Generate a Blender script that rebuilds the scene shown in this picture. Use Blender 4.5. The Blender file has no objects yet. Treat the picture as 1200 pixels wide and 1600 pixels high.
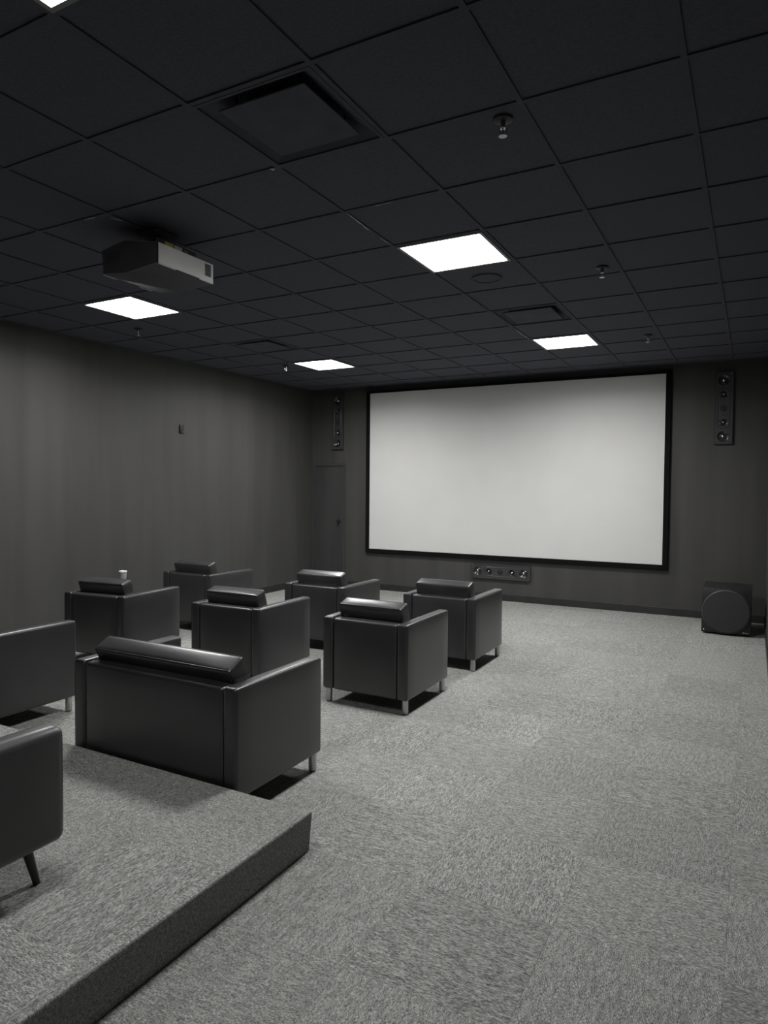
import bpy, bmesh, math, random
from mathutils import Vector, Matrix
random.seed(7)
scene = bpy.context.scene
C = scene.collection

# ------------------------------------------------------------------ camera, world, exposure
H = 3.125                      # ceiling height
CAM_F = 1065.4                 # focal length in pixels of a 1200 px wide frame
YAW, PITCH, ROLL = -0.4963, -0.0342, 0.0081
cam_d = bpy.data.cameras.new('camera')
cam_d.sensor_fit = 'HORIZONTAL'; cam_d.sensor_width = 36.0
cam_d.lens = CAM_F / 1200.0 * 36.0
cam_d.clip_start = 0.02; cam_d.clip_end = 60
cam = bpy.data.objects.new('camera', cam_d); C.objects.link(cam)
f = Vector((math.sin(YAW)*math.cos(PITCH), math.cos(YAW)*math.cos(PITCH), math.sin(PITCH)))
r0 = Vector((math.cos(YAW), -math.sin(YAW), 0)); u0 = r0.cross(f)
r = math.cos(ROLL)*r0 + math.sin(ROLL)*u0; u = -math.sin(ROLL)*r0 + math.cos(ROLL)*u0
cam.matrix_world = Matrix(((r.x, u.x, -f.x, 0.868), (r.y, u.y, -f.y, -2.125), (r.z, u.z, -f.z, H-1.567), (0, 0, 0, 1)))
scene.camera = cam
wd = bpy.data.worlds.new('world'); scene.world = wd; wd.use_nodes = True
wd.node_tree.nodes['Background'].inputs[0].default_value = (0.01, 0.01, 0.012, 1)
wd.node_tree.nodes['Background'].inputs[1].default_value = 0.2
LAMP = 14.0                     # glow of the LED panel diffusers
LAMP_W = 24.0                 # radiant power of each panel's downlight (W)
REAR_DIM = 0.22                # the panel behind the seats is dimmed
LAMP_SPREAD = 163              # beam of the panels in degrees
vs = scene.view_settings
vs.view_transform = 'Standard'; vs.look = 'None'; vs.gamma = 1.0; vs.exposure = 0.7
vs.use_curve_mapping = False

# ------------------------------------------------------------------ materials
def mat(name, col, rough=0.5, metal=0.0, spec=0.5, emit=None, estr=0.0):
    m = bpy.data.materials.new(name); m.use_nodes = True
    b = m.node_tree.nodes['Principled BSDF']
    b.inputs['Base Color'].default_value = (*col, 1); b.inputs['Roughness'].default_value = rough
    b.inputs['Metallic'].default_value = metal; b.inputs['Specular IOR Level'].default_value = spec
    if emit:
        b.inputs['Emission Color'].default_value = (*emit, 1); b.inputs['Emission Strength'].default_value = estr
    return m

def nd(m, typ, **kw):
    n = m.node_tree.nodes.new(typ)
    for k, v in kw.items(): setattr(n, k, v)
    return n

def textured(name, c1, c2, scale, mapscale=(1, 1, 1), rough=0.5, bump=0.0, bscale=None, metal=0.0, spec=0.5,
             detail=4.0, rvar=0.0, lo=0.35, hi=0.65, bdist=0.002):
    """noise-mixed colour with optional fine bump; object coordinates offset per object"""
    m = mat(name, c1, rough, metal, spec); t = m.node_tree; L = t.links
    b = t.nodes['Principled BSDF']
    tc = nd(m, 'ShaderNodeTexCoord'); oi = nd(m, 'ShaderNodeObjectInfo')
    ad = nd(m, 'ShaderNodeVectorMath', operation='MULTIPLY_ADD')
    L.new(oi.outputs['Random'], ad.inputs[0]); ad.inputs[1].default_value = (13.7, 7.3, 5.1)
    L.new(tc.outputs['Object'], ad.inputs[2])
    mp = nd(m, 'ShaderNodeMapping'); mp.inputs['Scale'].default_value = mapscale
    L.new(ad.outputs[0], mp.inputs[0])
    n = nd(m, 'ShaderNodeTexNoise'); n.inputs['Scale'].default_value = scale; n.inputs['Detail'].default_value = detail
    L.new(mp.outputs[0], n.inputs['Vector'])
    cr = nd(m, 'ShaderNodeValToRGB')
    cr.color_ramp.elements[0].position = lo; cr.color_ramp.elements[0].color = (*c1, 1)
    cr.color_ramp.elements[1].position = hi; cr.color_ramp.elements[1].color = (*c2, 1)
    L.new(n.outputs['Fac'], cr.inputs[0]); L.new(cr.outputs[0], b.inputs['Base Color'])
    if rvar:
        mr = nd(m, 'ShaderNodeMapRange'); mr.inputs['To Min'].default_value = rough-rvar; mr.inputs['To Max'].default_value = rough+rvar
        L.new(n.outputs['Fac'], mr.inputs[0]); L.new(mr.outputs[0], b.inputs['Roughness'])
    if bump:
        n2 = nd(m, 'ShaderNodeTexNoise'); n2.inputs['Scale'].default_value = bscale or scale; n2.inputs['Detail'].default_value = 2
        L.new(mp.outputs[0], n2.inputs['Vector'])
        bp = nd(m, 'ShaderNodeBump'); bp.inputs['Strength'].default_value = bump; bp.inputs['Distance'].default_value = bdist
        L.new(n2.outputs['Fac'], bp.inputs['Height']); L.new(bp.outputs[0], b.inputs['Normal'])
    return m

def carpet_material():
    m = mat('carpet', (0.2, 0.2, 0.2), 0.95, 0, 0.1); t = m.node_tree; L = t.links
    b = t.nodes['Principled BSDF']
    tc = nd(m, 'ShaderNodeTexCoord'); oi = nd(m, 'ShaderNodeObjectInfo')
    ad = nd(m, 'ShaderNodeVectorMath', operation='MULTIPLY_ADD')
    L.new(oi.outputs['Random'], ad.inputs[0]); ad.inputs[1].default_value = (31.7, 17.3, 5.1)
    L.new(tc.outputs['Object'], ad.inputs[2])
    def noise(sc, det, rough=0.6):
        mp = nd(m, 'ShaderNodeMapping'); mp.inputs['Scale'].default_value = sc
        L.new(ad.outputs[0], mp.inputs[0])
        n = nd(m, 'ShaderNodeTexNoise'); n.inputs['Scale'].default_value = 1.0
        n.inputs['Detail'].default_value = det; n.inputs['Roughness'].default_value = rough
        L.new(mp.outputs[0], n.inputs['Vector']); return n
    n1 = noise((95, 430, 430), 2.0, 0.6)          # yarn streaks
    n2 = noise((24, 95, 95), 2.0)                  # broader slubs
    mx = nd(m, 'ShaderNodeMath', operation='MULTIPLY_ADD')
    L.new(n2.outputs['Fac'], mx.inputs[0]); mx.inputs[1].default_value = 0.35; L.new(n1.outputs['Fac'], mx.inputs[2])
    cr = nd(m, 'ShaderNodeValToRGB'); e = cr.color_ramp.elements
    e[0].position = 0.48; e[0].color = (0.082, 0.084, 0.082, 1)
    e[1].position = 0.90; e[1].color = (0.63, 0.64, 0.60, 1)
    e2 = e.new(0.67); e2.color = (0.270, 0.276, 0.260, 1)
    L.new(mx.outputs[0], cr.inputs[0])
    hv = nd(m, 'ShaderNodeHueSaturation')
    mr = nd(m, 'ShaderNodeMapRange'); mr.inputs['To Min'].default_value = 0.92; mr.inputs['To Max'].default_value = 1.06
    L.new(oi.outputs['Random'], mr.inputs[0]); L.new(mr.outputs[0], hv.inputs['Value'])
    L.new(cr.outputs[0], hv.inputs['Color']); L.new(hv.outputs[0], b.inputs['Base Color'])
    bp = nd(m, 'ShaderNodeBump'); bp.inputs['Strength'].default_value = 0.5; bp.inputs['Distance'].default_value = 0.003
    L.new(n1.outputs['Fac'], bp.inputs['Height']); L.new(bp.outputs[0], b.inputs['Normal'])
    return m

M = {}
M['carpet'] = carpet_material()
M['subfloor'] = mat('subfloor', (0.03, 0.03, 0.03), 0.9)
M['wall'] = textured('black_wall_paint', (0.056, 0.055, 0.0535), (0.072, 0.071, 0.068), 1.0, (4.0, 4.0, 0.35), 0.55, 0.15, 30.0, rvar=0.06, spec=0.35)
M['base'] = textured('rubber_baseboard', (0.022, 0.022, 0.022), (0.03, 0.03, 0.03), 6.0, rough=0.45)
M['tile'] = textured('ceiling_tile_black', (0.088, 0.090, 0.108), (0.108, 0.110, 0.131), 90.0, rough=0.9, bump=0.2, bscale=220.0, spec=0.15)  # lift and blue tint put lamp flare and veiling glare into the colour
M['grid'] = textured('ceiling_grid_black', (0.088, 0.090, 0.107), (0.104, 0.106, 0.125), 12.0, rough=0.85, spec=0.12)  # same glare lift and flare tint in the colour as the tiles
M['plenum'] = mat('plenum_dark', (0.01, 0.01, 0.01), 0.9)
M['vent'] = textured('vent_black', (0.088, 0.090, 0.106), (0.104, 0.106, 0.125), 8.0, rough=0.85, spec=0.12)  # flare tint and glare painted in, matching the tiles
M['chip'] = textured('bare_white_edge', (0.5, 0.5, 0.48), (0.75, 0.75, 0.72), 60.0, rough=0.6)
M['leather'] = textured('black_leather', (0.016, 0.0165, 0.018), (0.022, 0.0225, 0.024), 6.0, rough=0.52, bump=0.12, bscale=160.0, rvar=0.04, spec=0.4, bdist=0.001)
M['leather_matt'] = textured('black_leather_worn', (0.020, 0.021, 0.022), (0.026, 0.027, 0.028), 5.0, rough=0.52, bump=0.25, bscale=160.0, rvar=0.04, spec=0.7, bdist=0.001)
M['thread'] = textured('seam_thread', (0.02, 0.02, 0.021), (0.03, 0.03, 0.031), 60.0, rough=0.6)
M['steel'] = textured('brushed_steel', (0.42, 0.42, 0.41), (0.58, 0.58, 0.56), 1.0, (120, 120, 6), 0.38, metal=0.75)
M['black_wood'] = textured('black_wood', (0.012, 0.012, 0.012), (0.02, 0.02, 0.02), 1.0, (60, 60, 6), 0.4)
M['glide'] = textured('plastic_glide', (0.03, 0.03, 0.03), (0.04, 0.04, 0.04), 20.0, rough=0.5)
M['screen'] = textured('screen_fabric', (0.70, 0.70, 0.685), (0.72, 0.72, 0.705), 3.0, rough=0.75, spec=0.2, bump=0.02, bscale=400.0)
M['velvet'] = textured('black_velvet', (0.006, 0.006, 0.007), (0.010, 0.010, 0.011), 40.0, rough=0.95, spec=0.1)
M['lamp_frame'] = textured('lamp_trim', (0.20, 0.195, 0.18), (0.26, 0.255, 0.24), 20.0, rough=0.5)
M['lamp'] = mat('lamp_diffuser', (0.9, 0.9, 0.9), 0.5, emit=(1.0, 0.992, 0.985), estr=LAMP)
M['proj_body'] = textured('projector_charcoal', (0.030, 0.030, 0.034), (0.040, 0.040, 0.045), 14.0, rough=0.45)
M['proj_side'] = textured('projector_silver', (0.80, 0.80, 0.78), (0.88, 0.88, 0.86), 5.0, rough=0.4, metal=0.0)
M['proj_rear'] = textured('projector_rear_lit', (0.085, 0.084, 0.095), (0.10, 0.10, 0.112), 14.0, rough=0.45)  # body plastic lightened; lamp light on the rear face put into the colour
M['proj_edge'] = textured('projector_edge_grey', (0.26, 0.26, 0.28), (0.32, 0.32, 0.34), 14.0, rough=0.35)
M['proj_trim'] = textured('projector_trim', (0.62, 0.64, 0.70), (0.72, 0.74, 0.80), 9.0, rough=0.3)
M['port'] = textured('port_grey', (0.08, 0.08, 0.085), (0.11, 0.11, 0.115), 20.0, rough=0.5)
M['glass'] = textured('lens_glass', (0.01, 0.012, 0.02), (0.02, 0.02, 0.035), 5.0, rough=0.05, spec=0.9)
M['yellow'] = textured('yellow_sticker', (0.55, 0.50, 0.10), (0.65, 0.58, 0.14), 30.0, rough=0.5)
M['white_lbl'] = textured('white_sticker', (0.6, 0.6, 0.58), (0.7, 0.7, 0.68), 30.0, rough=0.5)
M['spk_plate'] = textured('speaker_plate', (0.042, 0.042, 0.044), (0.052, 0.052, 0.054), 12.0, rough=0.45)
M['spk_inner'] = textured('speaker_baffle', (0.024, 0.024, 0.026), (0.032, 0.032, 0.034), 12.0, rough=0.32)
M['spk_cone'] = textured('speaker_cone', (0.014, 0.014, 0.015), (0.020, 0.020, 0.021), 40.0, rough=0.28, spec=0.8)
M['spk_plug'] = textured('speaker_plug', (0.70, 0.70, 0.72), (0.80, 0.80, 0.82), 10.0, rough=0.16, metal=1.0)
M['sub_box'] = textured('subwoofer_satin', (0.014, 0.014, 0.015), (0.02, 0.02, 0.021), 9.0, rough=0.4)
M['sub_grille'] = textured('subwoofer_cloth', (0.036, 0.037, 0.037), (0.052, 0.053, 0.053), 260.0, rough=0.85, bump=0.3, bscale=500.0, spec=0.25)
M['sub_ring'] = textured('subwoofer_ring', (0.07, 0.07, 0.07), (0.09, 0.09, 0.09), 20.0, rough=0.35)
M['silver'] = textured('badge_silver', (0.6, 0.6, 0.6), (0.7, 0.7, 0.7), 30.0, rough=0.3, metal=0.6)
M['led'] = mat('led_red', (0.8, 0.3, 0.25), 0.4, emit=(1.0, 0.35, 0.28), estr=0.8)
M['door'] = textured('door_black_paint', (0.045, 0.046, 0.046), (0.060, 0.061, 0.060), 1.0, (5.0, 5.0, 0.5), 0.5, spec=0.35)
M['cup'] = textured('clear_grey_cup', (0.42, 0.43, 0.46), (0.52, 0.53, 0.56), 30.0, rough=0.25)
M['cup_rim'] = textured('cup_rim_white', (0.75, 0.75, 0.75), (0.82, 0.82, 0.82), 30.0, rough=0.25)
M['sprk'] = textured('sprinkler_black', (0.015, 0.015, 0.016), (0.022, 0.022, 0.023), 30.0, rough=0.5)
M['chrome'] = textured('sprinkler_chrome', (0.40, 0.40, 0.40), (0.48, 0.48, 0.48), 30.0, rough=0.3, metal=1.0)
M['plate'] = textured('wall_plate_black', (0.009, 0.009, 0.010), (0.013, 0.013, 0.014), 25.0, rough=0.5)

for k in ('leather', 'leather_matt'):              # smooth finish coat over the grain
    b_ = M[k].node_tree.nodes['Principled BSDF']
    b_.inputs['Coat Weight'].default_value = 1.0 if k == 'leather' else 0.5
    b_.inputs['Coat Roughness'].default_value = 0.32; b_.inputs['Coat IOR'].default_value = 1.5
# ------------------------------------------------------------------ mesh helpers
def add_box(bm, lo, hi):
    (x0, y0, z0), (x1, y1, z1) = lo, hi
    v = [bm.verts.new(p) for p in ((x0,y0,z0),(x1,y0,z0),(x1,y1,z0),(x0,y1,z0),(x0,y0,z1),(x1,y0,z1),(x1,y1,z1),(x0,y1,z1))]
    for q in ((3,2,1,0),(4,5,6,7),(0,1,5,4),(1,2,6,5),(2,3,7,6),(3,0,4,7)): bm.faces.new([v[i] for i in q])
    return v

def box(lo, hi, bev=0.0, seg=2):
    bm = bmesh.new(); add_box(bm, lo, hi)
    if bev: bmesh.ops.bevel(bm, geom=bm.edges[:], offset=bev, segments=seg, profile=0.5, affect='EDGES')
    return bm

def rbox(size, rad, n=6, puff=(0, 0, 0), fn=None):
    """rounded box centred on the origin: grid faces wrapped round edges; puff bulges each face"""
    h = [s/2 for s in size]
    def ax(hh):
        k = min(rad, hh*0.98); a = [-hh, -hh+k*0.12, -hh+k*0.3, -hh+k*0.58, -hh+k]
        inner = [(-hh+k) + (2*(hh-k))*i/n for i in range(1, n)]
        return a + inner + [-t for t in reversed(a)]
    A = [ax(hh) for hh in h]
    bm = bmesh.new(); cache = {}
    def vert(p):
        key = tuple(round(c, 6) for c in p)
        if key in cache: return cache[key]
        q = Vector(p); inn = Vector([max(-(h[i]-rad), min(h[i]-rad, p[i])) if h[i] > rad else 0 for i in range(3)])
        d = q - inn
        if d.length > 1e-9: q = inn + d.normalized()*rad
        t = [p[i]/h[i] for i in range(3)]
        for i in range(3):
            if puff[i]:
                j, k = (i+1) % 3, (i+2) % 3
                q[i] += puff[i]*t[i]*(1-t[j]**2)*(1-t[k]**2)
        if fn: q = fn(q, t)
        cache[key] = bm.verts.new(q); return cache[key]
    for i in range(3):
        j, k = (i+1) % 3, (i+2) % 3
        for s in (-1, 1):
            for a in range(len(A[j])-1):
                for b in range(len(A[k])-1):
                    pts = []
                    for (aa, bb) in ((a, b), (a+1, b), (a+1, b+1), (a, b+1)):
                        p = [0, 0, 0]; p[i] = s*h[i]; p[j] = A[j][aa]; p[k] = A[k][bb]; pts.append(vert(p))
                    if s < 0: pts.reverse()
                    try: bm.faces.new(pts)
                    except ValueError: pass
    return bm

def add_lathe(bm, prof, seg=24, mtx=None, cap0=True, cap1=True):
    """prof: [(radius, z)...] revolved about z"""
    rings = []
    for (rr, z) in prof:
        ring = []
        for i in range(seg):
            a = 2*math.pi*i/seg; p = Vector((rr*math.cos(a), rr*math.sin(a), z))
            ring.append(bm.verts.new(mtx @ p if mtx else p))
        rings.append(ring)
    for a, b in zip(rings, rings[1:]):
        for i in range(seg):
            j = (i+1) % seg; bm.faces.new((a[i], a[j], b[j], b[i]))
    if cap0: bm.faces.new(list(reversed(rings[0])))
    if cap1: bm.faces.new(rings[-1])
    return bm

def lathe(prof, seg=24, mtx=None, **k):
    return add_lathe(bmesh.new(), prof, seg, mtx, **k)

def add_tube(bm, pts, rad, seg=6, closed=False):
    n = len(pts); P = [Vector(p) for p in pts]; rings = []
    for i in range(n):
        if closed: d = P[(i+1) % n] - P[i-1]
        else: d = P[min(i+1, n-1)] - P[max(i-1, 0)]
        d.normalize(); ref = Vector((0, 0, 1)) if abs(d.z) < 0.9 else Vector((1, 0, 0))
        a = d.cross(ref).normalized(); b = d.cross(a).normalized()
        rings.append([bm.verts.new(P[i] + rad*(math.cos(2*math.pi*k/seg)*a + math.sin(2*math.pi*k/seg)*b)) for k in range(seg)])
    m = n if closed else n-1
    for i in range(m):
        A, B = rings[i], rings[(i+1) % n]
        off = 0
        if closed and i == n-1:
            off = min(range(seg), key=lambda o: sum((A[k].co - B[(k+o) % seg].co).length for k in range(seg)))
        for k in range(seg):
            bm.faces.new((A[k], A[(k+1) % seg], B[(k+1+off) % seg], B[(k+off) % seg]))
    if not closed:
        bm.faces.new(list(reversed(rings[0]))); bm.faces.new(rings[-1])
    return bm

def add_prism(bm, poly, d0, d1, axis='y'):
    """extrude a 2-D outline (u,v) along an axis"""
    def P(uu, vv, d): return {'y': (uu, d, vv), 'x': (d, uu, vv), 'z': (uu, vv, d)}[axis]
    a = [bm.verts.new(P(p[0], p[1], d0)) for p in poly]; b = [bm.verts.new(P(p[0], p[1], d1)) for p in poly]
    n = len(poly); bm.faces.new(a); bm.faces.new(list(reversed(b)))
    for i in range(n): bm.faces.new((a[i], b[i], b[(i+1) % n], a[(i+1) % n]))
    return bm

def mesh_of(bm, name, m, smooth=False):
    bmesh.ops.recalc_face_normals(bm, faces=bm.faces[:])
    me = bpy.data.meshes.new(name); bm.to_mesh(me); bm.free()
    me.materials.append(M[m] if isinstance(m, str) else m)
    if smooth:
        for p in me.polygons: p.use_smooth = True
        if smooth != 'all':
            try: me.set_sharp_from_angle(angle=math.radians(38))
            except Exception: pass
    return me

def obj(name, bm, m, parent=None, smooth=False, loc=None, rot=None):
    o = bpy.data.objects.new(name, mesh_of(bm, name, m, smooth)); C.objects.link(o)
    if parent: o.parent = parent
    if loc: o.location = loc
    if rot: o.rotation_euler = rot
    return o

def inst(name, me, parent=None, loc=(0, 0, 0), rz=0.0):
    o = bpy.data.objects.new(name, me); C.objects.link(o); o.parent = parent
    o.location = loc; o.rotation_euler = (0, 0, rz); return o

def tag(o, label, cat, group=None):
    o['label'] = label; o['category'] = cat
    if group: o['group'] = group
    return o

def thing(name, label, cat, loc=(0, 0, 0), rotz=0.0, group=None):
    o = bpy.data.objects.new(name, None); C.objects.link(o); o.empty_display_size = 0.1
    o.location = loc; o.rotation_euler = (0, 0, rotz); return tag(o, label, cat, group)

def struct(name, bm, m, label=None, cat=None):
    o = obj(name, bm, m); o['kind'] = 'structure'
    if label: o['label'] = label
    if cat: o['category'] = cat
    return o

def copy_tree(o, parent=None):
    c = o.copy(); C.objects.link(c); c.parent = parent
    for ch in list(o.children): copy_tree(ch, c)
    return c

# ------------------------------------------------------------------ room shell
T = 0.6096
X0, X1, Y0, Y1 = -5.43, 1.02, -3.70, 7.05
PX, PY, PH = -0.767, 0.268, 0.172           # platform: right edge, front edge, height
TOP = H + 0.30
struct('wall_front', box((X0-0.1, Y1, -0.05), (X1+0.1, Y1+0.12, TOP)), 'wall', 'matt black painted front wall behind the projection screen', 'wall')
struct('wall_left', box((X0-0.12, Y0, -0.05), (X0, Y1, TOP)), 'wall', 'long black painted wall on the left of the seats', 'wall')
struct('wall_right', box((X1, Y0, -0.05), (X1+0.12, Y1, TOP)), 'wall', 'black painted wall along the right edge of the aisle', 'wall')
struct('wall_back', box((X0-0.1, Y0-0.12, -0.05), (X1+0.1, Y0, TOP)), 'wall', 'black painted wall behind the camera', 'wall')

def baseboard(name, lo, hi, label):
    struct(name, box(lo, hi, 0.004, 2), 'base', label, 'baseboard')
baseboard('baseboard_front', (-4.76, Y1-0.012, 0), (X1-0.013, Y1, 0.095), 'low black rubber baseboard under the screen wall')
baseboard('baseboard_left', (X0, PY+0.005, 0), (X0+0.012, Y1-0.013, 0.095), 'low black rubber baseboard along the left wall')
baseboard('baseboard_right', (X1-0.012, Y0, 0), (X1, Y1-0.013, 0.095), 'low black rubber baseboard along the right wall')

# floor: subfloor slab + quarter-turned carpet tiles
floor = struct('floor', box((X0, Y0, -0.06), (X1, Y1, -0.007)), 'subfloor', 'grey streaked carpet tile floor laid quarter turned', 'floor')
CT = 0.545; CX, CY = 0.82, 0.27; GAP = 0.0009
def tile_mesh(w, d, th, name='carpet_tile'):
    bm = bmesh.new(); add_box(bm, (-w/2, -d/2, -th), (w/2, d/2, 0)); return mesh_of(bm, name, 'carpet')
tile_cache = {}
def lay_tiles(parent, x0, x1, y0, y1, z, th, hole=None):
    i0, i1 = math.floor((x0-CX)/CT), math.ceil((x1-CX)/CT)
    j0, j1 = math.floor((y0-CY)/CT), math.ceil((y1-CY)/CT)
    for i in range(i0, i1):
        for j in range(j0, j1):
            ax, bx = max(x0, CX+i*CT), min(x1, CX+(i+1)*CT)
            ay, by = max(y0, CY+j*CT), min(y1, CY+(j+1)*CT)
            if bx-ax < 0.012 or by-ay < 0.012: continue
            rects = [(ax, bx, ay, by)]
            if hole:
                hx, hy = hole                      # corner of the platform: x < hx and y < hy is covered
                if ax < hx and ay < hy:
                    rects = []
                    if by > hy: rects.append((ax, min(bx, hx), hy, by))
                    if bx > hx: rects.append((hx, bx, ay, by))
            for (a, b, c, d) in rects:
                if b-a < 0.012 or d-c < 0.012: continue
                turn = (i+j+1) % 2
                w, l = b-a-GAP, d-c-GAP
                key = (round(w, 4), round(l, 4), turn, th)
                if key not in tile_cache:
                    tile_cache[key] = tile_mesh(l, w, th) if turn else tile_mesh(w, l, th)
                inst('carpet_tile', tile_cache[key], parent, ((a+b)/2, (c+d)/2, z), math.pi/2 if turn else 0)
lay_tiles(floor, X0, X1, Y0, Y1, 0.0, 0.006, (PX-0.014, PY-0.008))

# raised platform for the rear seats
plat = thing('seating_platform', 'low carpeted platform step with a dark riser in the near left corner', 'platform', (PX, PY, 0))
bm = bmesh.new(); RAKE = 0.012                 # risers lean in under the edge, shaped to keep lamp light off them
vv = add_box(bm, (X0-PX+0.001, Y0-PY+0.001, 0), (0, 0, PH))
for v in vv[:4]:
    if v.co.x > -0.01: v.co.x -= RAKE
    if v.co.y > -0.01: v.co.y -= RAKE*0.5
bmesh.ops.bevel(bm, geom=[e for e in bm.edges if min(v.co.z for v in e.verts) > 0.1], offset=0.012, segments=4, profile=0.5, affect='EDGES')
obj('platform_body', bm, 'carpet', plat, smooth=True)
n0 = len(plat.children)
lay_tiles(plat, X0+0.002, PX-0.013, Y0+0.002, PY-0.013, PH+0.0008, 0.0006)
for o in plat.children:
    if o.name.startswith('carpet_tile'): o.location -= Vector((PX, PY, 0))

# ceiling: dark slab above, lay-in grid with tiles
ceil = struct('ceiling', box((X0, Y0, H+0.20), (X1, Y1, H+0.28)), 'plenum', 'black suspended ceiling of square tiles in a grid', 'ceiling')
BW = 0.024; BH = 0.006
clo, chi = math.floor(X0/T), math.ceil(X1/T)
rlo, rhi = math.floor(Y0/T), math.ceil(Y1/T)
LIGHTS = [(-2, 3), (-2, 8), (-7, 3), (-7, 8), (-2, -2)]
VENTS = [(-2, 0), (-2, 6), (-7, 6)]
run_me = mesh_of(box((-BW/2, Y0, 0), (BW/2, Y1, BH)), 'main_runner', 'grid')
for c in range(clo+1, chi): inst('main_runner', run_me, ceil, (c*T, 0, H))
tee_cache = {}
for rr in range(rlo+1, rhi):
    for c in range(clo, chi):
        a = max(X0, c*T+BW/2); b = min(X1, (c+1)*T-BW/2)
        if b-a < 0.02: continue
        k = round(b-a, 4)
        if k not in tee_cache: tee_cache[k] = mesh_of(box((-k/2, -BW/2, 0), (k/2, BW/2, BH)), 'cross_tee', 'grid')
        inst('cross_tee', tee_cache[k], ceil, ((a+b)/2, rr*T, H))
ct_cache = {}
for c in range(clo, chi):
    for rr in range(rlo, rhi):
        if (c, rr) in LIGHTS or (c, rr) in VENTS: continue
        a, b = max(X0, c*T+0.003), min(X1, (c+1)*T-0.003)
        d, e = max(Y0, rr*T+0.003), min(Y1, (rr+1)*T-0.003)
        if b-a < 0.02 or e-d < 0.02: continue
        k = (round(b-a, 4), round(e-d, 4))
        if k not in ct_cache: ct_cache[k] = mesh_of(box((-k[0]/2, -k[1]/2, 0), (k[0]/2, k[1]/2, 0.016)), 'ceiling_tile', 'tile')
        o = inst('ceiling_tile', ct_cache[k], ceil, ((a+b)/2, (d+e)/2, H+BH+0.0005+random.random()*0.0015))
        o.rotation_euler = (random.uniform(-1, 1)*0.0012, random.uniform(-1, 1)*0.0012, 0)
# wall angle at the ceiling edge
def edge_angle(lo, hi): obj('wall_angle', box(lo, hi), 'grid', ceil)
edge_angle((X0, Y0, H-0.001), (X0+0.02, Y1, H+0.006)); edge_angle((X1-0.02, Y0, H-0.001), (X1, Y1, H+0.006))
edge_angle((X0+0.02, Y1-0.02, H-0.001), (X1-0.02, Y1, H+0.006)); edge_angle((X0+0.02, Y0, H-0.001), (X1-0.02, Y0+0.02, H+0.006))
# slivers of bare white edge where the black paint has chipped off the grid
def chip(p0, p1, w=0.004):
    p0 = Vector((*p0, 0)); p1 = Vector((*p1, 0)); n = 7; bm = bmesh.new(); d = (p1-p0); s = Vector((-d.y, d.x, 0)).normalized()
    rng = random.Random(int(abs(p0.x*1000)+abs(p0.y*777)))
    L_, R_ = [], []
    for i in range(n):
        t = i/(n-1); c0 = p0 + d*t + s*rng.uniform(-1, 1)*w*0.7; ww = w*(0.25+rng.random()*0.75)*(1 if 0 < i < n-1 else 0.25)
        L_.append(c0+s*ww); R_.append(c0-s*ww)
    add_prism(bm, [(v.x, v.y) for v in L_] + [(v.x, v.y) for v in reversed(R_)], H-0.0015, H, 'z')
    obj('paint_chip', bm, 'chip', ceil)
chip((-1.205, 1.23), (-1.222, 1.52), 0.0045); chip((-1.222, 1.66), (-1.222, 1.80), 0.002)
chip((-1.262, 0.607), (-1.238, 0.612), 0.010)
chip((-2.63, 0.605), (-2.545, 0.61), 0.004); chip((-2.47, 0.66), (-2.44, 0.72), 0.006)
chip((-1.02, 1.222), (-0.90, 1.217), 0.002); chip((-1.22, 4.42), (-1.22, 4.86), 0.003)

# door and frame at the left end of the front wall
door = bpy.data.objects.new('door_1', None); C.objects.link(door); door['kind'] = 'structure'
door.location = (-5.11, Y1, 0); door['label'] = 'narrow black painted door at the left end of the screen wall'; door['category'] = 'door'
dx0, dx1, dz = -5.40+5.11, -4.79+5.11, 1.955
obj('door_leaf', box((dx0+0.045, -0.010, 0.008), (dx1-0.045, 0.0, dz-0.05), 0.002, 1), 'door', door)
obj('door_jamb', box((dx0, -0.022, 0), (dx0+0.040, 0, dz), 0.003, 1), 'door', door)
obj('door_jamb', box((dx1-0.040, -0.022, 0), (dx1, 0, dz), 0.003, 1), 'door', door)
obj('door_head', box((dx0+0.0405, -0.022, dz-0.045), (dx1-0.0405, 0, dz), 0.003, 1), 'door', door)
for z in (0.30, 0.98, 1.67):
    obj('hinge', lathe([(0.007, z-0.045), (0.007, z+0.045)], 10, Matrix.Translation((dx0+0.043, -0.014, 0))), 'plate', door, smooth=True)
bm = lathe([(0.024, 0), (0.024, 0.006), (0.010, 0.008), (0.010, 0.035), (0.022, 0.040), (0.026, 0.052), (0.018, 0.062), (0.004, 0.064)], 16,
           Matrix.Translation((dx1-0.105, -0.010, 1.04)) @ Matrix.Rotation(math.pi/2, 4, 'X'))
obj('door_knob', bm, 'plate', door, smooth=True)

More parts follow.
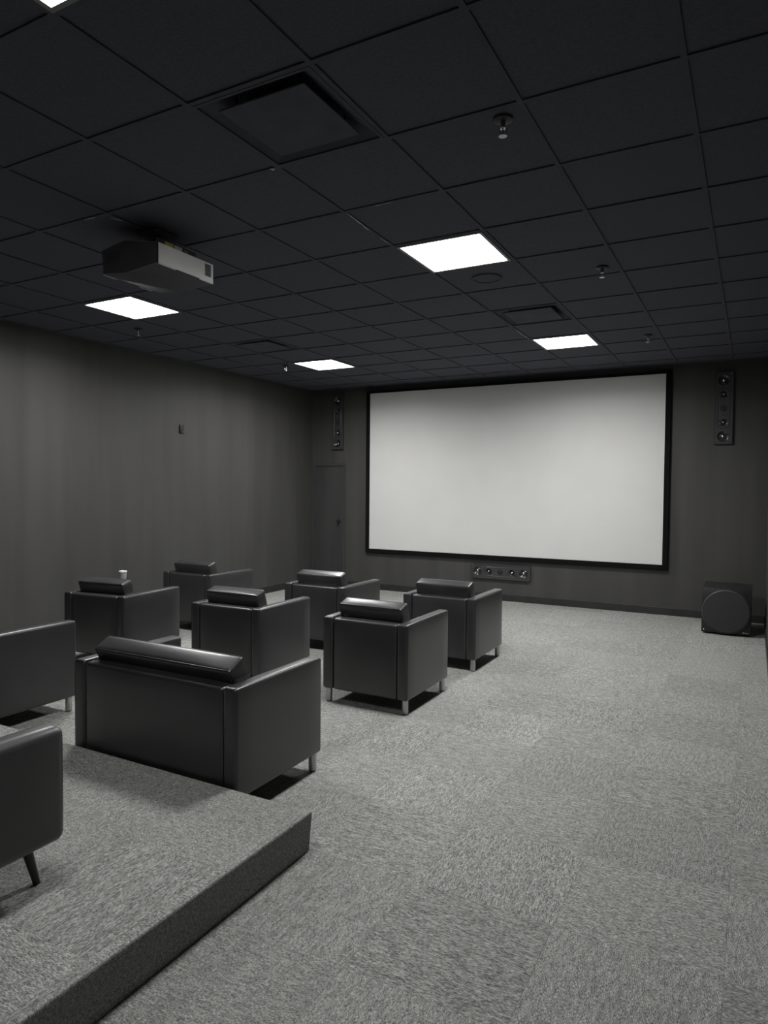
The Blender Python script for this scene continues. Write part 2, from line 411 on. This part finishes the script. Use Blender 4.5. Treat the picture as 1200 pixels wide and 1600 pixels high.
# ------------------------------------------------------------------ ceiling lamps, vents, sprinklers
LAMP_LABELS = {(-2, 3): 'bright square LED ceiling panel nearest the middle of the picture', (-2, 8): 'lit square LED ceiling panel just above the top of the screen',
               (-7, 3): 'lit square LED ceiling panel directly beyond the hanging projector', (-7, 8): 'small far lit square ceiling panel above the front left corner',
               (-2, -2): 'lit ceiling panel cut off by the top left edge of the picture'}
lamp_proto = None
for (c, rr) in LIGHTS:
    loc = ((c+0.5)*T, (rr+0.5)*T, H)
    if lamp_proto is None:
        t = lamp_proto = thing('ceiling_light', '', 'ceiling light', loc, 0, 'LED ceiling panels')
        hs = T/2-0.013
        bm = bmesh.new(); w = 0.020
        for k, (lo, hi) in enumerate((((-hs, -hs, -0.006), (hs, -hs+w, 0.02)), ((-hs, hs-w, -0.006), (hs, hs, 0.02)),
                       ((-hs, -hs+w, -0.006), (-hs+w, hs-w, 0.02)), ((hs-w, -hs+w, -0.006), (hs, hs-w, 0.02)))): add_box(bm, lo, hi)
        obj('lamp_frame', bm, 'lamp_frame', t)
        obj('diffuser', box((-hs+w+0.0005, -hs+w+0.0005, 0.001), (hs-w-0.0005, hs-w-0.0005, 0.006)), 'lamp', t)
        ld = bpy.data.lights.new('led_array', 'AREA'); ld.shape = 'SQUARE'; ld.size = 2*(hs-w)-0.004
        ld.energy = LAMP_W; ld.spread = math.radians(LAMP_SPREAD); ld.color = (1.0, 0.992, 0.985)
        lo_ = bpy.data.objects.new('led_array', ld); C.objects.link(lo_); lo_.parent = t; lo_.location = (0, 0, -0.001)
        obj('housing', box((-hs+w, -hs+w, 0.007), (hs-w, hs-w, 0.05)), 'plenum', t)
    else:
        t = copy_tree(lamp_proto); t.location = loc
        if rr < 0:                                          # the rear panel runs dimmer
            for ch in t.children:
                if ch.type == 'LIGHT': ch.data = ch.data.copy(); ch.data.energy = LAMP_W*REAR_DIM
    t['label'] = LAMP_LABELS[(c, rr)]

VENT_LABELS = {(-2, 0): 'large black square ceiling air vent overhead, nearest of the vents', (-2, 6): 'black square ceiling air vent beside the lamp above the screen',
               (-7, 6): 'faint black square ceiling air vent beside the far left lamp'}
vent_proto = None
for (c, rr) in VENTS:
    loc = ((c+0.5)*T, (rr+0.5)*T, H)
    if vent_proto is None:
        t = vent_proto = thing('ceiling_vent', '', 'air vent', loc, 0, 'square ceiling vents')
        hs = T/2-0.0125
        bm = bmesh.new(); w = 0.012
        for lo, hi in (((-hs, -hs, -0.002), (hs, -hs+w, 0.010)), ((-hs, hs-w, -0.002), (hs, hs, 0.010)),
                       ((-hs, -hs+w, -0.002), (-hs+w, hs-w, 0.010)), ((hs-w, -hs+w, -0.002), (hs, hs-w, 0.010))): add_box(bm, lo, hi)
        obj('vent_frame', bm, 'vent', t)
        # sloping back pan
        bm = bmesh.new(); a = hs-w; b = a-0.11; z0, z1 = 0.006, 0.075
        lo_ = [bm.verts.new((sx*a, sy*a, z0)) for sx, sy in ((-1,-1),(1,-1),(1,1),(-1,1))]
        hi_ = [bm.verts.new((sx*b, sy*b, z1)) for sx, sy in ((-1,-1),(1,-1),(1,1),(-1,1))]
        for k in range(4): bm.faces.new((lo_[k], lo_[(k+1) % 4], hi_[(k+1) % 4], hi_[k]))
        bm.faces.new(hi_); obj('back_pan', bm, 'vent', t)
        p = a-0.066
        obj('plaque', box((-p, -p, -0.002), (p, p, 0.006), 0.002, 1), 'vent', t)
        for sx, sy in ((-1,-1),(1,-1),(1,1),(-1,1)):
            obj('hanger', box((sx*(p-0.05)-0.004, sy*(p-0.05)-0.004, 0.006), (sx*(p-0.05)+0.004, sy*(p-0.05)+0.004, 0.07)), 'plate', t)
    else:
        t = copy_tree(vent_proto); t.location = loc
    t['label'] = VENT_LABELS[(c, rr)]

SPR = [((-0.103, 0.70), 'chrome tipped sprinkler head overhead, nearest of the row on the right'),
       ((-0.106, 2.87), 'sprinkler head on the ceiling to the right of the large middle lamp'),
       ((-0.106, 5.24), 'small sprinkler head on the ceiling above the right end of the screen'),
       ((-4.55, 2.72), 'faint sprinkler head on the dark ceiling beyond the projector lamp'),
       ((-4.44, 5.0), 'small sprinkler head hanging just left of the far left lamp')]
sp = None
for (x, y), lab in SPR:
    if sp is None:
        sp = t = thing('fire_sprinkler', lab, 'sprinkler', (x, y, H), 0.6, 'ceiling sprinkler heads')
        obj('escutcheon', lathe([(0.042, 0.0), (0.040, -0.004), (0.020, -0.012), (0.016, -0.012)], 24), 'sprk', t, smooth=True)
        obj('stem', lathe([(0.011, -0.010), (0.011, -0.030), (0.015, -0.030), (0.015, -0.036), (0.006, -0.038)], 12), 'chrome', t, smooth=True)
        for s in (-1, 1):
            bm = bmesh.new(); add_tube(bm, [(s*0.012, 0, -0.034), (s*0.016, 0, -0.044), (s*0.012, 0, -0.058), (0, 0, -0.064)], 0.0028, 6)
            obj('frame_arm', bm, 'chrome', t, smooth=True)
        obj('glass_bulb', lathe([(0.0025, -0.037), (0.0032, -0.050), (0.0025, -0.062)], 10), 'chrome', t, smooth=True)
        d = obj('deflector', lathe([(0.004, -0.063), (0.018, -0.067), (0.018, -0.069), (0.004, -0.069)], 20), 'chrome', t, smooth=True)
    else:
        t = copy_tree(sp); t.location = (x, y, H); t['label'] = lab

t = thing('ceiling_speaker', 'flush round black speaker cover beside the large middle lamp', 'speaker', (-0.915, 2.742, H+BH))
obj('cover_ring', lathe([(0.112, 0.0), (0.112, -0.007), (0.108, -0.010), (0.098, -0.010), (0.096, -0.006), (0.096, 0.0)], 40, cap0=False, cap1=False), 'grid', t, smooth=True)
obj('grille', lathe([(0.0955, 0.0), (0.0955, -0.005), (0.060, -0.007), (0.004, -0.008)], 40), 'tile', t, smooth=True)

# ------------------------------------------------------------------ projection screen
t = thing('projection_screen', 'large white fixed frame projection screen with black velvet border', 'screen', ((-4.36-0.10)/2, Y1, 0))
sx0, sx1, sz0, sz1 = -4.338+2.23, -0.118+2.23, 0.632, 3.012
yb = -0.012
obj('screen_surface', box((sx0-0.01, -0.034, sz0-0.01), (sx1+0.01, -0.030, sz1+0.01)), 'screen', t)
fw, fd = 0.064, 0.046
obj('frame_bar', box((sx0-fw, -fd, sz0-fw), (sx1+fw, yb, sz0), 0.004, 1), 'velvet', t)
obj('frame_bar', box((sx0-fw, -fd, sz1), (sx1+fw, yb, sz1+fw*0.6), 0.004, 1), 'velvet', t)
obj('frame_bar', box((sx0-fw, -fd, sz0), (sx0, yb, sz1), 0.004, 1), 'velvet', t)
obj('frame_bar', box((sx1, -fd, sz0), (sx1+fw, yb, sz1), 0.004, 1), 'velvet', t)
for xx in (sx0+0.5, 0, sx1-0.5):
    obj('wall_bracket', box((xx-0.05, yb, sz1-0.02), (xx+0.05, 0, sz1+0.03)), 'plate', t)

# ------------------------------------------------------------------ in-wall speakers
def rrect(w, h, rad, n=5):
    pts = []
    for cx, cy, a0 in ((w/2-rad, h/2-rad, 0), (-w/2+rad, h/2-rad, 90), (-w/2+rad, -h/2+rad, 180), (w/2-rad, -h/2+rad, 270)):
        for i in range(n+1):
            a = math.radians(a0+90*i/n); pts.append((cx+rad*math.cos(a), cy+rad*math.sin(a)))
    return pts

def wall_speaker(x, z, vertical, label):
    """five drivers in a row on a thin plate; built along local x, turned upright when vertical"""
    t = thing('wall_speaker', label, 'speaker', (x, Y1, z), 0, 'in-wall speakers')
    Rm = Matrix.Rotation(math.pi/2, 4, 'Y') if vertical else Matrix.Identity(4)
    def put(name, bm, m, par=t, smooth=False):
        bm.transform(Rm); return obj(name, bm, m, par, smooth)
    L_, W_ = 0.86, 0.205
    DP = 0.030                                          # the plate stands this far off the wall
    RX = Matrix.Rotation(math.pi/2, 4, 'X')             # lathe z -> -y (towards the room)
    # plate with a round hole at each cone: built as strips round square cut-outs
    holes = [(-0.335, 0.062), (-0.168, 0.046), (0.168, 0.046), (0.335, 0.062)]
    bm = bmesh.new(); hz = 0.062; xs = [-L_/2]
    add_box(bm, (-L_/2, -DP, hz), (L_/2, 0, W_/2)); add_box(bm, (-L_/2, -DP, -W_/2), (L_/2, 0, -hz))
    cur = -L_/2
    for hx, hr in holes:
        add_box(bm, (cur, -DP, -hz), (hx-hr, 0, hz)); cur = hx+hr
        if hr < hz:
            add_box(bm, (hx-hr, -DP, hr), (hx+hr, 0, hz)); add_box(bm, (hx-hr, -DP, -hz), (hx+hr, 0, -hr))
        n = 32; cs = []                                  # square-to-circle collar, flush with the front
        for i in range(n):
            an = 2*math.pi*i/n; c_, s_ = math.cos(an), math.sin(an); m_ = hr/max(abs(c_), abs(s_)); ri = hr*0.985
            cs.append((bm.verts.new((hx+c_*m_, -DP, s_*m_)), bm.verts.new((hx+c_*ri, -DP, s_*ri)), bm.verts.new((hx+c_*ri, -0.003, s_*ri))))
        for i in range(n):
            A_, B_ = cs[i], cs[(i+1) % n]
            bm.faces.new((A_[0], B_[0], B_[1], A_[1])); bm.faces.new((A_[1], B_[1], B_[2], A_[2]))
    add_box(bm, (cur, -DP, -hz), (L_/2, 0, hz))
    put('plate', bm, 'spk_plate')
    bm = bmesh.new()                                    # raised outer rim
    for lo, hi in (((-L_/2, -DP-0.005, W_/2-0.012), (L_/2, -DP, W_/2)), ((-L_/2, -DP-0.005, -W_/2), (L_/2, -DP, -W_/2+0.012)),
                   ((-L_/2, -DP-0.005, -W_/2+0.012), (-L_/2+0.012, -DP, W_/2-0.012)), ((L_/2-0.012, -DP-0.005, -W_/2+0.012), (L_/2, -DP, W_/2-0.012))): add_box(bm, lo, hi)
    put('rim', bm, 'spk_plate')
    bm = bmesh.new(); add_tube(bm, [(x_, -DP, z_) for x_, z_ in rrect(0.485, 0.125, 0.0624, 8)], 0.004, 6, True)
    put('baffle_outline', bm, 'spk_inner', t, True)
    def driver(px, rad, name):
        mt = Matrix.Translation((px, -DP, 0)) @ RX
        prof = [(rad*1.04, 0.001), (rad*1.02, 0.004), (rad*0.94, 0.003), (rad*0.86, -0.002), (rad*0.60, -0.014), (rad*0.34, -0.026)]
        d = put(name, lathe(prof, 32, mt, cap0=False), 'spk_cone', t, True)
        pr = rad*0.36
        put('phase_plug', lathe([(pr, -0.0255), (pr*0.98, -0.016), (pr*0.85, -0.007), (pr*0.55, -0.001), (pr*0.08, 0.001)], 20, mt), 'spk_plug', d, True)
        return d
    for s in (-1, 1):
        driver(s*0.335, 0.061, 'woofer'); driver(s*0.168, 0.045, 'midrange')
    mt = Matrix.Translation((0, -DP, 0)) @ RX
    tw = put('tweeter', lathe([(0.040, 0.0005), (0.040, 0.003), (0.034, 0.003), (0.032, 0.001), (0.026, 0.001), (0.025, 0.004), (0.019, 0.004), (0.018, 0.001), (0.011, 0.001)], 28, mt, cap0=False), 'spk_inner', t, True)
    put('dome', lathe([(0.0105, 0.001), (0.009, 0.005), (0.005, 0.008), (0.0008, 0.009)], 16, mt), 'spk_cone', tw, True)
    for sx in (-1, 1):
        for sz in (-1, 1):
            put('screw', lathe([(0.005, 0.0), (0.005, 0.002), (0.003, 0.003)], 10, Matrix.Translation((sx*0.412, -DP-0.0002, sz*0.083)) @ RX), 'steel' if (sx, sz) == (-1, 1) else 'plate', t)
    return t
wall_speaker(-2.229, 0.402, False, 'horizontal black wall speaker with five drivers under the screen')
wall_speaker(-4.93, 2.60, True, 'upright black wall speaker above the door left of the screen')
wall_speaker(0.527, 2.555, True, 'upright black wall speaker high up to the right of the screen')

# ------------------------------------------------------------------ subwoofer
t = thing('subwoofer', 'square black subwoofer with a round cloth grille in the right corner', 'subwoofer', (0.638, 6.41, 0))
sw, sd, sh = 0.485, 0.62, 0.500
obj('cabinet', box((-sw/2, -sd/2, 0.018), (sw/2, sd/2, sh), 0.006, 2), 'sub_box', t, smooth=True)
RX = Matrix.Rotation(math.pi/2, 4, 'X')
mt = Matrix.Translation((-0.002, -sd/2, 0.256)) @ RX
g = obj('grille', lathe([(0.228, 0.0), (0.228, 0.030), (0.222, 0.036), (0.12, 0.040), (0.005, 0.041)], 64, mt, cap0=False), 'sub_grille', t, smooth=True)
obj('grille_ring', lathe([(0.2285, 0.001), (0.236, 0.001), (0.236, 0.026), (0.233, 0.034), (0.2285, 0.036)], 64, mt, cap0=False, cap1=False), 'sub_ring', t, smooth=True)
obj('indicator_light', lathe([(0.0045, 0), (0.0045, 0.002), (0.002, 0.003)], 12, Matrix.Translation((-0.218, -sd/2, 0.046)) @ RX), 'led', t, smooth=True)
bm = bmesh.new()
for k, (w, h) in enumerate(((0.008, 0.010), (0.004, 0.010), (0.006, 0.007), (0.006, 0.007), (0.005, 0.007), (0.006, 0.007))):
    add_box(bm, (0.162+k*0.0085, -sd/2-0.002, 0.038), (0.162+k*0.0085+w, -sd/2, 0.038+h))
obj('badge', bm, 'silver', t)
for a in (-1, 1):
    for b in (-1, 1):
        obj('foot', lathe([(0.020, 0.0), (0.022, 0.006), (0.022, 0.018)], 16, Matrix.Translation((a*0.19, b*0.20, 0))), 'glide', t, smooth=True)

# ------------------------------------------------------------------ small plate on the left wall
t = thing('wall_control', 'small black upright control box high on the left wall', 'wall control', (X0, 4.175, 2.28))
obj('box_body', box((0.0, -0.034, -0.055), (0.016, 0.034, 0.055), 0.003, 2), 'plate', t, smooth=True)
obj('cover', box((0.016, -0.024, -0.014), (0.019, 0.024, 0.046), 0.001, 1), 'sub_box', t)
obj('button', box((0.016, 0.004, -0.046), (0.020, 0.024, -0.026), 0.0015, 1), 'port', t)

# ------------------------------------------------------------------ projector
t = thing('projector', 'ceiling hung projector with dark back and silver side panel', 'projector', (-2.43, 0.98, H))
hexp = [(0.234, -0.149), (0.234, -0.270), (-0.028, -0.294), (-0.228, -0.271), (-0.239, -0.126), (-0.048, -0.094)]
bm = bmesh.new(); add_prism(bm, hexp, -0.22, 0.235, 'y')
bmesh.ops.recalc_face_normals(bm, faces=bm.faces[:])
bmesh.ops.bevel(bm, geom=bm.edges[:], offset=0.005, segments=2, profile=0.5, affect='EDGES')
body = obj('projector_body', bm, 'proj_body', t, smooth=True)
bm = bmesh.new(); cxh, czh = 0.0, -0.19
add_prism(bm, [(cxh+(x_-cxh)*0.975, czh+(z_-czh)*0.955) for x_, z_ in hexp], -0.2225, -0.2195, 'y')
rp = obj('rear_panel', bm, 'proj_rear', t)
bm = bmesh.new(); add_tube(bm, [(x_*0.995, -0.2215, czh+(z_-czh)*0.985) for x_, z_ in hexp], 0.0014, 6, True)
obj('edge_line', bm, 'proj_edge', rp, smooth=True)
sp_ = obj('side_panel', box((0.2345, -0.219, -0.268), (0.2385, 0.234, -0.151), 0.001, 1), 'proj_side', t)
pc = obj('port_cover', box((0.2385, 0.160, -0.238), (0.2405, 0.212, -0.163), 0.0008, 1), 'port', sp_)
for k in range(6): obj('louvre', box((0.2405, 0.165, -0.230+k*0.011), (0.2415, 0.207, -0.225+k*0.011)), 'plate', pc) if k < 6 else None
obj('edge_trim', box((0.231, -0.219, -0.2735), (0.2395, -0.085, -0.2685)), 'proj_trim', t)
obj('edge_trim', box((0.231, 0.115, -0.2735), (0.2395, 0.234, -0.2685)), 'proj_trim', t)
obj('edge_trim', box((-0.2335, -0.219, -0.276), (-0.2285, -0.115, -0.271)), 'proj_trim', t)
obj('edge_trim', box((-0.2335, 0.060, -0.276), (-0.2285, 0.165, -0.271)), 'proj_trim', t)
lm = Matrix.Translation((0.02, 0.235, -0.185)) @ Matrix.Rotation(-math.pi/2, 4, 'X')
ln = obj('lens_barrel', lathe([(0.062, 0.0), (0.062, 0.02), (0.052, 0.035), (0.047, 0.035), (0.045, 0.015)], 32, lm, cap0=False, cap1=False), 'plate', t, smooth=True)
obj('lens_glass', lathe([(0.0455, 0.012), (0.035, 0.018), (0.015, 0.022), (0.002, 0.023)], 32, lm), 'glass', ln, smooth=True)
for z in (-0.2, -0.185, -0.17, -0.155):
    obj('rear_louvre', box((-0.20, -0.2245, z-0.004), (-0.07, -0.2215, z), 0.001, 1), 'proj_body', t)
# mount: plate on the grid, drop tube, tray with side rail carrying two stickers
obj('ceiling_plate', box((-0.09, -0.09, -0.007), (0.09, 0.09, -0.001), 0.002, 1), 'grid', t)
obj('drop_tube', lathe([(0.021, -0.088), (0.021, -0.007)], 18), 'plate', t, smooth=True)
obj('mount_tray', box((-0.11, -0.13, -0.094), (0.11, 0.13, -0.082), 0.002, 1), 'plate', t)
rail = obj('mount_rail', box((0.150, -0.170, -0.149), (0.164, 0.160, -0.090), 0.002, 1), 'plate', t)
obj('mount_cross_arm', box((0.10, -0.02, -0.100), (0.155, 0.02, -0.088)), 'plate', t)
obj('yellow_label', box((0.164, -0.100, -0.138), (0.1648, -0.030, -0.096)), 'yellow', rail)
obj('white_label', box((0.164, -0.022, -0.138), (0.1648, 0.040, -0.096)), 'white_lbl', rail)
obj('grey_label', box((0.164, 0.055, -0.130), (0.1648, 0.090, -0.100)), 'port', rail)

# ------------------------------------------------------------------ armchairs and loveseats
LEGH = 0.10; TOPZ = 0.628
def cushion_piping(w, d, h, rad=0.0028):
    """two welt cords running round the cushion outline near its front and rear faces"""
    bm = bmesh.new()
    for s in (-1, 1):
        pts = [(x, s*(d/2-0.006), z) for (x, z) in rrect(w-0.006, h-0.006, 0.014, 4)]
        add_tube(bm, pts, rad, 6, True)
    return bm

def leather_seat(name, W, D, label, cat, group, cushions=1, tilt=0.30, cy=-0.285, cz=0.717):
    t = thing(name, label, cat, (0, 0, 0), 0, group)
    AW = 0.084; hh = TOPZ-LEGH
    for s in (-1, 1):
        a = obj('arm', rbox((AW, D, hh), 0.017, 6, (0.004, 0.002, 0.003)), 'leather', t, 'all', (s*(W/2-AW/2), 0, LEGH+hh/2))
        bm = bmesh.new()                                   # welt at the rear outer edge of the arm
        add_tube(bm, [(s*(AW/2-0.004), -D/2+0.004, -hh/2+0.015), (s*(AW/2-0.004), -D/2+0.004, hh/2-0.016), (s*(AW/2-0.005), -D/2+0.02, hh/2-0.004), (s*(AW/2-0.005), D/2-0.02, hh/2-0.004)], 0.0012, 5)
        obj('seam', bm, 'leather', a)
    IW = W-2*AW-0.003
    b = obj('backrest', rbox((IW, 0.095, hh-0.006), 0.019, 6, (0, 0.006, 0.002)), 'leather', t, 'all', (0, -D/2+0.050, LEGH+(hh-0.006)/2))
    bm = bmesh.new(); add_tube(bm, [(-IW/2+0.02, -0.036, (hh-0.006)/2-0.003), (IW/2-0.02, -0.036, (hh-0.006)/2-0.003)], 0.0012, 5)
    obj('seam', bm, 'leather', b)
    obj('seat_base', rbox((IW, D-0.115, 0.17), 0.012, 4), 'leather', t, 'all', (0, 0.045, LEGH+0.087))
    SD = D-0.27; SH = 0.155; cw = IW/cushions
    for k in range(cushions):
        cx = -IW/2+cw*(k+0.5)
        c = obj('seat_cushion', rbox((cw-0.008, SD+0.03, SH), 0.030, 8, (0, 0.006, 0.018)), 'leather', t, 'all', (cx, D/2-SD/2-0.01, LEGH+0.175+SH/2))
        obj('piping', cushion_piping(cw-0.008, SD+0.03, SH), 'leather', c, 'all')
    CH, CD, CW = 0.28, 0.115, IW-0.006                     # leans back; (cy, cz) is its upper rear edge
    yy = cy+CD/2*math.cos(tilt)+CH/2*math.sin(tilt); zz = cz+CD/2*math.sin(tilt)-CH/2*math.cos(tilt)
    c = obj('back_cushion', rbox((CW, CD, CH), 0.016, 8, (0.003, 0.010, 0.007)), 'leather', t, 'all', (0, yy, zz), (tilt, 0, 0))
    obj('piping', cushion_piping(CW, CD, CH), 'leather', c, 'all')
    for sx in (-1, 1):
        for sy in (-1, 1):
            l = obj('leg', lathe([(0.0205, 0.006), (0.022, 0.008), (0.022, LEGH+0.002)], 20), 'steel', t, True, (sx*(W/2-0.034), sy*(D/2-0.040), 0))
            obj('glide', lathe([(0.017, 0.0), (0.019, 0.001), (0.019, 0.007)], 16), 'glide', l, True)
    return t

G = 'black leather armchairs in rows'
chair = leather_seat('leather_armchair', 0.69, 0.71, '', 'armchair', G)
CHAIRS = [(-1.525, 2.365, 0.0, 'black leather armchair at the aisle end of the second row'),
          (-1.525, 3.655, 0.0, 'black leather armchair at the aisle end of the row closest to the screen'),
          (-2.825, 3.640, 0.0, 'black leather armchair in the middle of the row closest to the screen'),
          (-2.785, 2.330, 1.5, 'black leather armchair directly ahead of the loveseat, middle of its row'),
          (-4.155, 2.185, 5.5, 'black leather armchair near the left wall with a small cup on its arm'),
          (-4.505, 3.670, 0.0, 'farthest black leather armchair, by the left wall in the row closest to the screen')]
for i, (x, y, a, lab) in enumerate(CHAIRS):
    o = chair if i == 0 else copy_tree(chair)
    o.location = (x, y, 0); o.rotation_euler = (0, 0, math.radians(a)); o['label'] = lab
love = leather_seat('leather_loveseat', 1.13, 0.71, 'wide black leather loveseat with one long back cushion against the platform edge', 'loveseat', 'black leather loveseats', 2, 0.50, -0.302, 0.686)
love.location = (-1.768, 0.642, 0)
lv2 = copy_tree(love); lv2.location = (-3.805, 0.64, 0)
lv2['label'] = 'black leather loveseat cut off by the left edge of the picture, its arm showing'

# ------------------------------------------------------------------ chair on the platform with tapered black legs
t = thing('tub_armchair', 'black leather armchair with tapered wooden leg standing on the carpeted platform', 'armchair', (-1.567, -0.962, PH+0.001))
W, D, z0, z1 = 0.75, 0.72, 0.165, 0.565
for s in (-1, 1):
    a = obj('arm', rbox((0.105, D, z1-z0), 0.034, 6, (0.004, 0.003, 0.003)), 'leather_matt', t, 'all', (s*(W/2-0.0525), 0, (z0+z1)/2))
obj('backrest', rbox((W-0.216, 0.14, 0.62), 0.045, 6, (0, 0.012, 0.004)), 'leather_matt', t, 'all', (0, -D/2+0.075, z0+0.31))
obj('seat_base', rbox((W-0.216, D-0.15, 0.12), 0.02, 4), 'leather_matt', t, 'all', (0, 0.065, z0+0.075))
c = obj('seat_cushion', rbox((W-0.222, D-0.17, 0.13), 0.035, 6, (0, 0.006, 0.015)), 'leather_matt', t, 'all', (0, 0.08, z0+0.205))
obj('piping', cushion_piping(W-0.222, D-0.17, 0.13), 'leather_matt', c, 'all')
for sx in (-1, 1):
    for sy in (-1, 1):
        bm = bmesh.new(); n = 14; top = Vector((sx*(W/2-0.12), sy*(D/2-0.085), z0+0.015)); bot = Vector((sx*(W/2-0.105), sy*(D/2-0.045), 0.0))
        rings = [[bm.verts.new(c0 + Vector((rr*math.cos(2*math.pi*k/n), rr*math.sin(2*math.pi*k/n), 0))) for k in range(n)] for c0, rr in ((top, 0.021), (bot, 0.012))]
        for k in range(n): bm.faces.new((rings[0][k], rings[0][(k+1) % n], rings[1][(k+1) % n], rings[1][k]))
        bm.faces.new(rings[0]); bm.faces.new(list(reversed(rings[1])))
        obj('leg', bm, 'black_wood', t, True)

# ------------------------------------------------------------------ cup on the arm of the left chair
a5 = math.radians(5.5)
lx, ly = -0.345+0.043, 0.305
t = thing('drinking_cup', 'small pale cup standing on the arm of the left wall armchair', 'cup', (-4.155+lx*math.cos(a5)-ly*math.sin(a5), 2.185+lx*math.sin(a5)+ly*math.cos(a5), TOPZ+0.003))
obj('cup_body', lathe([(0.026, 0.0), (0.027, 0.003), (0.036, 0.100), (0.0335, 0.100), (0.0255, 0.006), (0.002, 0.005)], 28, cap1=True), 'cup', t, smooth=True)
obj('rim', lathe([(0.0358, 0.097), (0.0385, 0.099), (0.0388, 0.109), (0.036, 0.112), (0.0335, 0.109), (0.0335, 0.097)], 28, cap0=False, cap1=False), 'cup_rim', t, smooth=True)
